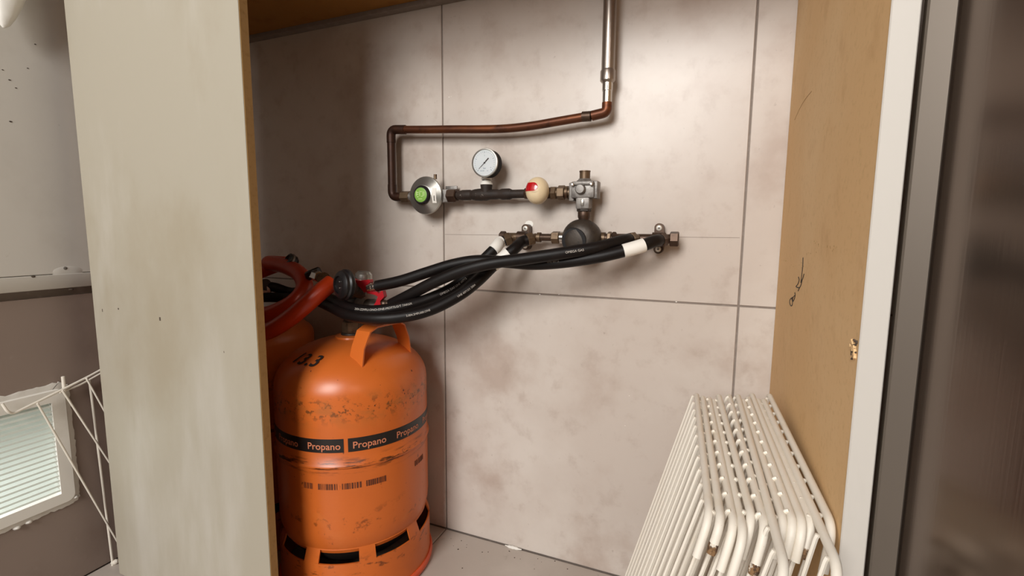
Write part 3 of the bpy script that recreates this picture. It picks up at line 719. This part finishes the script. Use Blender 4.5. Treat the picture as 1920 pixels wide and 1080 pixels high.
# ================================================================== GAS CYLINDERS
CX, CY, RB = -.1265, -.160, .1510
def cylinder(cx, cy, label, print_=True, zs=.40, dep=.092):
    t = thing('gas_cylinder', label, 'gas cylinder', (cx, cy, 0), 'orange gas cylinders')
    prof = []
    under = [(RB * math.sin(PI / 2 * k / 12) if k else 0, .150 - .115 * math.cos(PI / 2 * k / 12)) for k in range(10)]
    obj('underside', lathe((cx, cy, 0), (0, 0, 1), under, 72), 'slot_shade', t, label='underside coloured dark as the shade inside the skirt slots')
    for k in range(9, 13): a = PI / 2 * k / 12; prof.append((RB * math.sin(a), .150 - .115 * math.cos(a)))
    prof += [(RB, .2), (RB, .268), (RB, .2768), (RB + .0026, .2788), (RB + .0034, .2812), (RB + .0026, .2838), (RB, .2860), (RB, .34), (RB, zs)]
    for k in range(1, 13): a = PI / 2 * k / 12; prof.append((max(.03, RB * math.cos(a) ** .92), zs + dep * math.sin(a) ** .97))
    prof += [(.026, zs + dep + .0015)]
    obj('body', lathe((cx, cy, 0), (0, 0, 1), prof, 96), 'bottle', t, ang=50)
    obj('collar', lathe((cx, cy, zs + dep - .002), (0, 0, 1), [(.034, 0), (.033, .004), (.024, .006)], 40), 'bottle', t)
    # skirt with slots
    b = NB(); n = 216; a_off = math.radians(-77)
    lv = [.014, .05, .092, .115, .121]
    def rad(z): return RB + .0022 if z <= .092 else RB + .0022 - (z - .092) * .36
    def slot(k, j):
        ang_ = (360 * (k + .5) / n) % 40
        return j == 2 and ang_ < 28.5
    O = [[b.verts.new((cx + rad(z) * math.cos(a_off + 2 * PI * k / n), cy + rad(z) * math.sin(a_off + 2 * PI * k / n), z)) for k in range(n)] for z in lv]
    I = [[b.verts.new((cx + (rad(z) - .003) * math.cos(a_off + 2 * PI * k / n), cy + (rad(z) - .003) * math.sin(a_off + 2 * PI * k / n), z)) for k in range(n)] for z in lv]
    for j in range(4):
        for k in range(n):
            k2 = (k + 1) % n
            if slot(k, j): 
                continue
            b.faces.new((O[j][k], O[j][k2], O[j + 1][k2], O[j + 1][k])); b.faces.new((I[j][k2], I[j][k], I[j + 1][k], I[j + 1][k2]))
            if j == 2:
                if slot((k - 1) % n, 2): b.faces.new((O[2][k], O[3][k], I[3][k], I[2][k]))
                if slot((k + 1) % n, 2): b.faces.new((O[2][k2], I[2][k2], I[3][k2], O[3][k2]))
    for k in range(n):
        k2 = (k + 1) % n
        b.faces.new((O[0][k2], O[0][k], I[0][k], I[0][k2])); b.faces.new((O[4][k], O[4][k2], I[4][k2], I[4][k]))
        if slot(k, 2): b.faces.new((O[2][k], O[2][k2], I[2][k2], I[2][k])); b.faces.new((O[3][k2], O[3][k], I[3][k], I[3][k2]))
    obj('skirt', b, 'bottle', t)
    # rolled base ring
    b = NB(); N1, N2 = 96, 10; rr = []
    for k in range(N1):
        a = 2 * PI * k / N1
        rr.append([b.verts.new((cx + ((RB + .0030 if print_ else RB - .0030) + .0050 * math.cos(2 * PI * q / N2)) * math.cos(a), cy + ((RB + .0030 if print_ else RB - .0030) + .0050 * math.cos(2 * PI * q / N2)) * math.sin(a), .0085 + .008 * math.sin(2 * PI * q / N2))) for q in range(N2)])
    for k in range(N1):
        for q in range(N2): b.faces.new((rr[k][q], rr[(k + 1) % N1][q], rr[(k + 1) % N1][(q + 1) % N2], rr[k][(q + 1) % N2]))
    obj('base_ring', b, 'ring_red', t, label='red-orange rolled foot ring')
    # strap handles
    def dome_z(r): 
        c_ = (r / RB) ** (1 / .92); a = math.acos(min(1, c_)); return zs + dep * math.sin(a) ** .97
    for dirn in ((math.radians(-9),) if print_ else ()):
        b = NB(); e1 = V((math.cos(dirn), math.sin(dirn), 0)); e2 = V((-math.sin(dirn), math.cos(dirn), 0)); cc = V((cx, cy, 0))
        sec = []
        for (s, z, rin, rout) in ((-.066, None, .070, .104), (-.060, .490, .070, .104), (-.046, .520, .070, .106), (-.030, .5285, .072, .109), (.030, .5285, .072, .109), (.046, .520, .070, .106), (.060, .490, .070, .104), (.066, None, .070, .104)):
            q = []
            for r_ in (rin, rout):
                p = cc + e1 * r_ + e2 * s
                p.z = z if z else dome_z(math.hypot(r_, s)) - .004
                q.append(p)
            sec.append(q)
        th = .003; n_ = len(sec); top = [[b.verts.new(p) for p in q] for q in sec]; bot = []
        for i, q in enumerate(sec):
            a_ = sec[max(0, i - 1)][0]; c_ = sec[min(n_ - 1, i + 1)][0]; tn = (c_ - a_).normalized(); nn = tn.cross(e1).normalized()
            if nn.z > 0: nn = -nn
            bot.append([b.verts.new(p + nn * th) for p in q])
        for i in range(n_ - 1):
            b.faces.new((top[i][0], top[i][1], top[i + 1][1], top[i + 1][0])); b.faces.new((bot[i][1], bot[i][0], bot[i + 1][0], bot[i + 1][1]))
            b.faces.new((top[i][0], top[i + 1][0], bot[i + 1][0], bot[i][0])); b.faces.new((top[i][1], bot[i][1], bot[i + 1][1], top[i + 1][1]))
        for i in (0, -1): b.faces.new((top[i][0], bot[i][0], bot[i][1], top[i][1]))
        obj('handle', b, 'bottle', t, ang=25)
    def cyl(s0, dr):
        return lambda v: V((cx + (RB + dr) * math.cos(s0 + v.x / RB), cy + (RB + dr) * math.sin(s0 + v.x / RB), v.y))
    # printed band
    if print_:
        b = NB(); n = 120
        a0, a1 = math.radians(-53.6), math.radians(-53.6 + 357.2)
        vv_ = [[b.verts.new((cx + (RB + d) * math.cos(a0 + (a1 - a0) * k / n), cy + (RB + d) * math.sin(a0 + (a1 - a0) * k / n), z)) for (d, z) in ((.0001, .309), (.0006, .3095), (.0006, .3345), (.0001, .335))] for k in range(n + 1)]
        for k in range(n):
            for q in range(3): b.faces.new((vv_[k][q], vv_[k + 1][q], vv_[k + 1][q + 1], vv_[k][q + 1]))
        bd = obj('label_band', b, 'band', t, label='black band printed Propano')
        vs, fs = text_mesh('Propano', .0185, 0, .0002); wd = max(v.x for v in vs) * 2; k_ = .060 / wd
        for (c0, m_) in ((-38.9, 1), (-69.9, 1), (-7.6, 1), (23, 1), (-101, 1), (54, 1), (-132, 1)):
            f = cyl(math.radians(c0), .0010)
            obj('lettering', mapped(vs, fs, lambda v: f(V((v.x * k_, .3155 + v.y * .98, 0)))), 'letter', bd)
        # bar codes
        for (g0, g1) in ((-86, -78.6), (-75, -61.7), (-58.5, -45.2), (-42.4, -28.3), (-1, 12.5)):
            b = NB(); a = g0; rnd = random.Random(int(g0 * 10) + 500)
            while a < g1 - .3:
                w_ = rnd.choice((.35, .6, .9, 1.2)); w_ = min(w_, g1 - a)
                q = [(math.radians(a), .2385), (math.radians(a + w_), .2385), (math.radians(a + w_), .2500), (math.radians(a), .2500)]
                b.faces.new([b.verts.new((cx + (RB + .0005) * math.cos(u), cy + (RB + .0005) * math.sin(u), z)) for u, z in q]); a += w_ + rnd.choice((.35, .5, .8))
            obj('bar_code', b, 'ink_brown', t)
        # stencilled weight on the dome
        vs, fs = text_mesh('13.3', .046, .25, .0008)
        def dome(v):
            s = v.x * .80; r_ = .121 - v.y * .72; a = math.radians(-96) + s / .115; return V((cx + r_ * math.cos(a), cy + r_ * math.sin(a), dome_z(r_) + .0022))
        b = NB(); me_v = []
        # subdivide so the figures follow the dome
        bb = mapped(vs, fs, lambda v: v.copy()); bmesh.ops.triangulate(bb, faces=bb.faces); bmesh.ops.subdivide_edges(bb, edges=[e_ for e_ in bb.edges if e_.calc_length() > .004], cuts=3)
        for v in bb.verts: v.co = dome(v.co)
        obj('stencil_mark', bb, 'ink', t)
        b = NB()
        for (a_, z_, r_) in ((2, .433, .0045), (-84, .452, .003), (-60, .44, .0015), (-30, .425, .0016), (-12, .405, .0035), (-11, .398, .003), (-35, .39, .003)):
            c_ = (z_ - .40) / .092; rr_ = RB * math.cos(math.asin(min(1, max(0, c_)))) ** .92 if z_ > .40 else RB
            p = V((cx + rr_ * math.cos(math.radians(a_)), cy + rr_ * math.sin(math.radians(a_)), z_)); nrm = V((math.cos(math.radians(a_)), math.sin(math.radians(a_)), max(0, (z_ - .40)) * 14)).normalized()
            lathe(p - nrm * .001, nrm, [(r_ * .6, 0), (r_ * .4, .0016)], 7, b, random.random(), (.8, 1.2))
        obj('paint_chip', b, 'ink_brown', t, kind='stuff')
    return t
cylinder(CX, CY, 'scuffed orange gas cylinder with black Propano band, nearest the open niche')
C2X, C2Y = -.4405, -.163
cylinder(C2X, C2Y, 'orange gas cylinder mostly hidden behind the cream board', False, .462, .052)

# --- valve and clip-on regulator on the front cylinder
rv = thing('cylinder_regulator', 'clip-on regulator with black handwheel and red levers on the Propano cylinder', 'regulator', (CX, CY, .496))
obj('base_flange', lathe((CX, CY, .4945), (0, 0, 1), [(.021, 0), (.0215, .002), (.0205, .005), (.016, .006)], 28), 'iron', rv)
obj('valve_hex', hexnut((CX, CY, .499), (CX, CY, .524), .0195, None, .35), 'brass', rv)
obj('valve_neck', lathe((CX, CY, .521), (0, 0, 1), [(.014, 0), (.0155, .004), (.013, .010), (.013, .018), (.0175, .022), (.0175, .026), (.014, .030), (.017, .036), (.017, .044), (.012, .050)], 24), 'bronze', rv)
cB = V((CX + .014, CY - .008, .590))
obj('body', lathe(cB + V((-.018, -.014, .004)), (.60, .45, -.06), [(.015, 0), (.021, .006), (.0225, .020), (.021, .040), (.015, .048)], 24), 'iron', rv)
hw = at(636, 534, -.240); ax = V((-.34, -.93, .08)).normalized()
hwo = hw
obj('handwheel', lathe(hwo - ax * .020, ax, [(.014, 0), (.026, .001), (.0290, .004), (.0295, .010), (.0270, .013), (.0270, .015), (.0260, .018), (.020, .022), (.0165, .0225), (.0160, .019), (0, .019)], 36), 'black', rv)
for k in (0, 1):
    p = hwo - ax * .0010 + V((0, 0, -.010 * (k * 2 - 1) * .6)); obj('rivet', lathe(p, ax, [(.0014, 0), (.0007, .0012)], 8), 'chrome', rv)
obj('spindle', rod(hwo - ax * .021, cB, .0125, 18), 'iron', rv)
gd = at(680, 516, -.150)
obj('bonnet', lathe(gd + V((0, 0, -.026)), (.1, 0, 1), [(.017, 0), (.0175, .020), (.0165, .029), (.012, .034), (0, .0355)], 28), 'alu', rv)
# red levers
def plate(pts, th, mt, parent, name, d=V((0, -1, 0))):
    b = NB(); lo = [b.verts.new(p) for p in pts]; hi = [b.verts.new(p + d * th) for p in pts]; n = len(pts)
    for k in range(n): b.faces.new((lo[k], lo[(k + 1) % n], hi[(k + 1) % n], hi[k]))
    b.faces.new(lo); b.faces.new(hi[::-1]); return obj(name, b, mt, parent)
zr = lambda x, y: (600 + x / 7.2, 490 + y / 7.2)
plate([at(*zr(*q), -.176) for q in ((455, 225), (560, 255), (710, 240), (722, 275), (690, 300), (690, 400), (640, 415), (600, 360), (540, 310), (470, 275))], .010, 'red', rv, 'red_lever')
plate([at(*zr(*q), -.178) for q in ((660, 395), (800, 405), (840, 430), (860, 395), (885, 390), (905, 470), (850, 530), (860, 590), (840, 650), (775, 660), (755, 600), (790, 545), (820, 470), (780, 445), (680, 425))], .009, 'red', rv, 'red_lever')
plate([at(*zr(*q), -.172) for q in ((780, 780), (845, 785), (830, 850), (800, 862), (780, 830))], .006, 'red', rv, 'red_tab')
nb = at(703, 537, -.183); tB = V((.95, .05, .22)).normalized()
obj('hose_nipple', lathe(nb - tB * .016, tB, [(.007, 0), (.007, .005), (.0085, .006), (.0085, .010), (.007, .011), (.0085, .012), (.0085, .016), (.0065, .018), (.0065, .026)], 18), 'chrome', rv)
lc = at(697, 575, -.175); tA = V((.9, -.05, .05)).normalized()
obj('lower_cup', lathe(lc - tA * .012, tA, [(.012, 0), (.0155, .003), (.0155, .018), (.012, .022), (.009, .036)], 24), 'iron', rv)
obj('lower_body', lathe(V((CX, CY, .5665)), lc - V((CX, CY, .5665)), [(.014, 0), (.014, .03)], 18), 'iron', rv)
na = at(731, 570, -.180)
obj('hose_nipple', lathe(na - tA * .020, tA, [(.007, 0), (.0085, .008), (.0065, .012), (.0085, .016), (.0065, .026)], 18), 'bronze', rv)

# --- valve of the hidden cylinder
r2 = thing('cylinder_valve', 'dark valve with chrome ring on the hidden cylinder beside the cream board', 'valve', (C2X, C2Y, .516))
obj('flange', lathe((C2X, C2Y, .5145), (0, 0, 1), [(.021, 0), (.0205, .005), (.016, .006)], 24), 'iron', r2)
obj('neck', lathe((C2X, C2Y, .519), (0, 0, 1), [(.016, 0), (.016, .022), (.012, .026), (.012, .045)], 6), 'bronze', r2)
obj('head', lathe((C2X - .02, C2Y, .575), (1, -.1, .12), [(.012, 0), (.020, .004), (.022, .020), (.018, .045), (.013, .10), (.013, .115)], 24), 'iron', r2)
obj('chrome_ring', lathe((C2X + .085, C2Y - .012, .573), (.9, -.4, .1), [(.012, 0), (.0145, .002), (.0145, .007), (.012, .009)], 24), 'chrome', r2)

# ================================================================== ORANGE TUBE LOOP beside the cream board
tb = thing('tube_loop', 'thick red-orange tube looped twice above the hidden cylinder beside the cream board', 'tube', (-.33, -.17, .49))
P1 = [at(606, 527, -.150), at(622, 530, -.205), at(602, 546, -.228), at(575, 570, -.248), at(540, 599, -.258), at(500, 622, -.265), V((-.325, -.275, .488)), V((-.405, -.272, .486)), V((-.455, -.235, .500)), V((-.485, -.175, .545)), V((-.455, -.115, .600)), V((-.40, -.085, .628))]
P2 = [V((-.385, -.085, .628)), at(505, 493, -.105), at(535, 499, -.120), at(562, 514, -.140), at(571, 538, -.165), at(556, 562, -.188), at(530, 579, -.202), at(500, 590, -.213), V((-.375, -.225, .520)), V((-.43, -.212, .525)), V((-.462, -.18, .550))]
obj('outer_turn', tube(smoothpath(P1[1:], 8), .0165, 18), 'orange_tube', tb)
obj('inner_turn', tube(smoothpath(P2, 8), .0175, 18), 'orange_tube', tb)
a, c = at(622, 530, -.203), at(601, 520, -.168)
obj('ferrule', lathe(c, a - c, [(.0085, 0), (.0105, .002), (.0105, .016), (.0135, .020)], 18), 'brass', tb)
k_ = at(587, 515, -.160)
obj('union_nut', hexnut(c + (k_ - c) * 1.2, c + (k_ - c) * .1, .0115, None, .3), 'chrome', tb)
obj('black_cap', lathe(k_ + V((-.004, .004, .004)), (-.35, -.2, .9), [(.014, -.012), (.017, -.006), (.017, .004), (.014, .007)], 24), 'black', tb)
k2 = at(541, 488, -.125)
obj('black_cap', lathe(k2, (-.3, -.75, .5), [(.012, -.018), (.0165, -.012), (.0165, .003), (.012, .005), (.010, .001), (0, .001)], 24), 'black', tb)
obj('cap_ring', lathe(k2, (-.3, -.75, .5), [(.0175, -.006), (.018, -.004), (.018, -.002), (.0168, -.001)], 24), 'zinc', tb)

# ================================================================== HOSES
def hose(name_label, start, d, pts, r, sleeve=None, texts=(), straight=.018):
    path = smoothpath([start - d * .004, start + d * straight] + pts, 10)
    t = thing('gas_hose', name_label, 'hose', path[len(path) // 2], 'black gas hoses')
    h = obj('hose', tube(path, r, 16), 'rubber', t)
    cum = [0]
    for a, b_ in zip(path, path[1:]): cum.append(cum[-1] + (b_ - a).length)
    T = frames(path)
    def samp(s):
        s = max(0, min(cum[-1] - 1e-6, s)); i = max(k for k in range(len(cum) - 1) if cum[k] <= s); f = (s - cum[i]) / (cum[i + 1] - cum[i])
        return path[i].lerp(path[i + 1], f), T[i].lerp(T[i + 1], f).normalized()
    if sleeve:
        s0, s1 = sleeve; obj('label_sleeve', tube([samp(s0 + (s1 - s0) * k / 6)[0] for k in range(7)], r + .0012, 18), 'white', t, label='white paper label sleeve')
    for (body, s0, size, a0) in texts:
        vs, fs = text_mesh(body, size); L = max(v.x for v in vs); b = NB()
        def fn(v):
            c, tt = samp(s0 - v.x)      # hose runs right to left, text reads left to right
            up = (V((0, 0, 1)) - tt * tt.z).normalized(); fr = up.cross(tt).normalized()
            if fr.dot(CAM_DIR) < 0: fr = -fr
            ang_ = a0 + (v.y - size * .35) / r; return c + (fr * math.cos(ang_) + up * math.sin(ang_)) * (r + .0004)
        obj('hose_print', mapped(vs, fs, fn), 'print_white', h)
    return t, path, samp, cum[-1]
CAM_DIR = V((.45, -.85, .1)).normalized()
RH = .0108
hose('black hose from the bronze manifold crossing to the lower red lever', oA, dA,
     [at(1120, 464, -.110), at(1060, 474, -.132), at(985, 485, -.150), at(920, 494, -.168), at(865, 508, -.178), at(812, 530, -.184), at(770, 552, -.184), na + tA * .004], RH,
     None, (('OMEGA GAS', .115, .0055, .1),))
hose('black hose with white label sleeve nearest the manifold end cap', oB, dB,
     [at(1193, 464, -.092), at(1130, 480, -.108), at(1060, 491, -.116), at(1000, 495, -.124), at(945, 491, -.134), at(895, 489, -.146), at(850, 496, -.156), at(800, 511, -.166), at(750, 527, -.176), nb + tB * .004], RH,
     (.042, .078), (('UNE 60712', .20, .0045, .3),))
hose('black hose with white label sleeve at the left end of the manifold', oC, dC,
     [at(930, 464, -.074), at(906, 488, -.092), at(880, 514, -.116), at(848, 540, -.140), at(800, 562, -.172), at(750, 576, -.204), at(700, 583, -.222), at(655, 577, -.215), at(618, 560, -.185), at(575, 545, -.150), at(545, 548, -.140), V((-.355, -.165, .583)), V((-.392, -.212, .566))], RH,
     (.010, .046), (('OMEGA GAS UNE 60712', .155, .0055, .15), ('2004-ZZMPLI-ONO-ONE-MOTTLG/T 7AK6X', .292, .0055, .35)), .010)
hose('black hose from the second left outlet running lowest over the Propano cylinder', oD, dD,
     [at(964, 467, -.080), at(930, 494, -.100), at(897, 526, -.130), at(862, 553, -.158), at(812, 579, -.190), at(760, 593, -.218), at(705, 597, -.236), at(655, 591, -.230), at(618, 574, -.200), at(575, 556, -.165), at(545, 558, -.155), V((-.36, -.185, .560)), V((-.395, -.225, .548))], RH,
     (.058, .098), (('UNE 60712/1 2004', .17, .005, .2), ('2.004.2MPI.000.ONE', .265, .005, .2)), .012)

# ================================================================== STACK OF WIRE RACKS leaning on the raw board
RK = [  # (x back, y back, x front, y front, z top, kind)
]
def rk(bx, by, fx, fy, z, long=False):
    p = atz(bx, by, z); q = atz(fx, fy, z); RK.append((p, q, z, long))
rk(1306, 741, 1331, 968, 0.4710)
rk(1318, 746, 1352, 978, 0.4710)
rk(1331, 748, 1380, 988, 0.4680)
rk(1340, 752, 1400, 1004, 0.4670)
rk(1348, 743, 1411, 975, 0.4710)
rk(1367, 743, 1436, 992, 0.4700)
rk(1391, 743, 1500, 1076, 0.4720, True)
rk(1398, 752, 1482, 985, 0.4700)
rk(1406, 748, 1498, 985, 0.4710)
rk(1418, 742, 1513, 988, 0.4710)
rk(1427, 752, 1529, 985, 0.4700)
rk(1432, 750, 1576, 1070, 0.4730, True)
rk(1443, 742, 1567, 990, 0.4730)
NRK = len(RK)
desc = ['outermost white wire rack of the leaning stack, farthest from the raw board', 'second white wire rack from the tiled side of the leaning stack, with peeling rusty hook', 'third white wire rack from the tiled side of the leaning stack', 'fourth white wire rack from the tiled side of the leaning stack',
        'fifth white wire rack from the tiled side of the leaning stack', 'sixth white wire rack from the tiled side, with crumbling rusty hook end', 'longer white wire rack jutting out in the middle of the leaning stack', 'sixth white wire rack from the raw board in the leaning stack',
        'fifth white wire rack from the raw board in the leaning stack', 'fourth white wire rack from the raw board in the leaning stack', 'third white wire rack from the raw board, its hook stained', 'longer white wire rack jutting out beside the raw board', 'innermost white wire rack of the leaning stack, touching the raw board']
RF, RW = .0037, .0019
XB, XF = [p.x for p, *_ in RK], [q.x for _, q, *_ in RK]
XB[-1] = min(XB[-1], XR - .0042); XF[-1] = min(XF[-1], XR - .0042)
for k in range(NRK - 2, -1, -1): XB[k] = min(XB[k], XB[k + 1] - .0066); XF[k] = min(XF[k], XF[k + 1] - .0070)
for i, (p, q, z, lng) in enumerate(RK):
    f = i / (NRK - 1)
    xb, xf = p.x, q.x
    lim = XR - .0042 - (NRK - 1 - i) * .0068
    xf, xb = XF[i], XB[i]
    P0 = V((xb, p.y, z)); P1_ = V((xf, q.y, z))
    xm = (xb + xf) / 2; xbot = .425 + .0118 * i
    lean = (xbot - xm) / (z - .004)           # dx per unit drop
    down = V((lean, 0, -1)).normalized(); u = (P1_ - P0).normalized(); L = (P1_ - P0).length
    t = thing('wire_rack', desc[i], 'rack', (xbot, (p.y + q.y) / 2, 0), 'white wire racks stacked against the raw board')
    Lz = (z - .006) / -down.z
    b0 = P0 + down * (Lz - RF); b1 = P1_ + down * (Lz - RF)
    hk = random.uniform(.026, .040)
    hook_dir = (down + u * .25).normalized()
    if lng: path = roundpath([P0 + down * .012, P0, P1_, P1_ + (down + u * .30).normalized() * .10], .018)
    else: path = roundpath([P0 + down * .004 - u * .004, P0, P1_, P1_ + hook_dir * hk], .016)
    obj('top_bar', tube(path, RF, 12), 'wire', t)
    if i in (1, 5, 10):
        e_ = path[-1]; d_ = (path[-1] - path[-2]).normalized()
        obj('rust_patch', lathe(e_ - d_ * .008, d_, [(RF * .9, 0), (RF * 1.05, .001), (RF * 1.15, .006), (RF * .95, .010), (0, .011)], 10), 'rust', t, label='rusty bare hook end')
    obj('bottom_bar', tube([b0, b1], RF, 10), 'wire', t)
    # thin wires, hooked over the top bar
    side = V((-1, 0, 0)) - down * V((-1, 0, 0)).dot(down); side = (side - u * side.dot(u)).normalized()
    nW = 11 if not lng else 13; off = side * (RF + RW * .75)
    sp_ = (L - .03) / (nW - 1)
    key = None; proto = None
    for k in range(nW):
        base = P0 + u * (.006 + .016 * ((i * 37) % 10) / 10 + sp_ * k)
        if proto is None:
            hookover = i in (2, 5, 8)
            pa = [base + down * (Lz - RF) + off, base + down * .004 + off] + ([base - down * (RF * .35) + off * .88, base - down * (RF * .80) + off * .50] if hookover else [base + down * .0005 + off * .90])
            proto = obj('wire', tube([pa[0]] + smoothpath(pa[1:], 3), RW, 6), 'wire', t); base0 = base
        else:
            o = bpy.data.objects.new('wire', proto.data); COL.objects.link(o); o.parent = t; o.location = base - base0
bpy.context.view_layer.update()
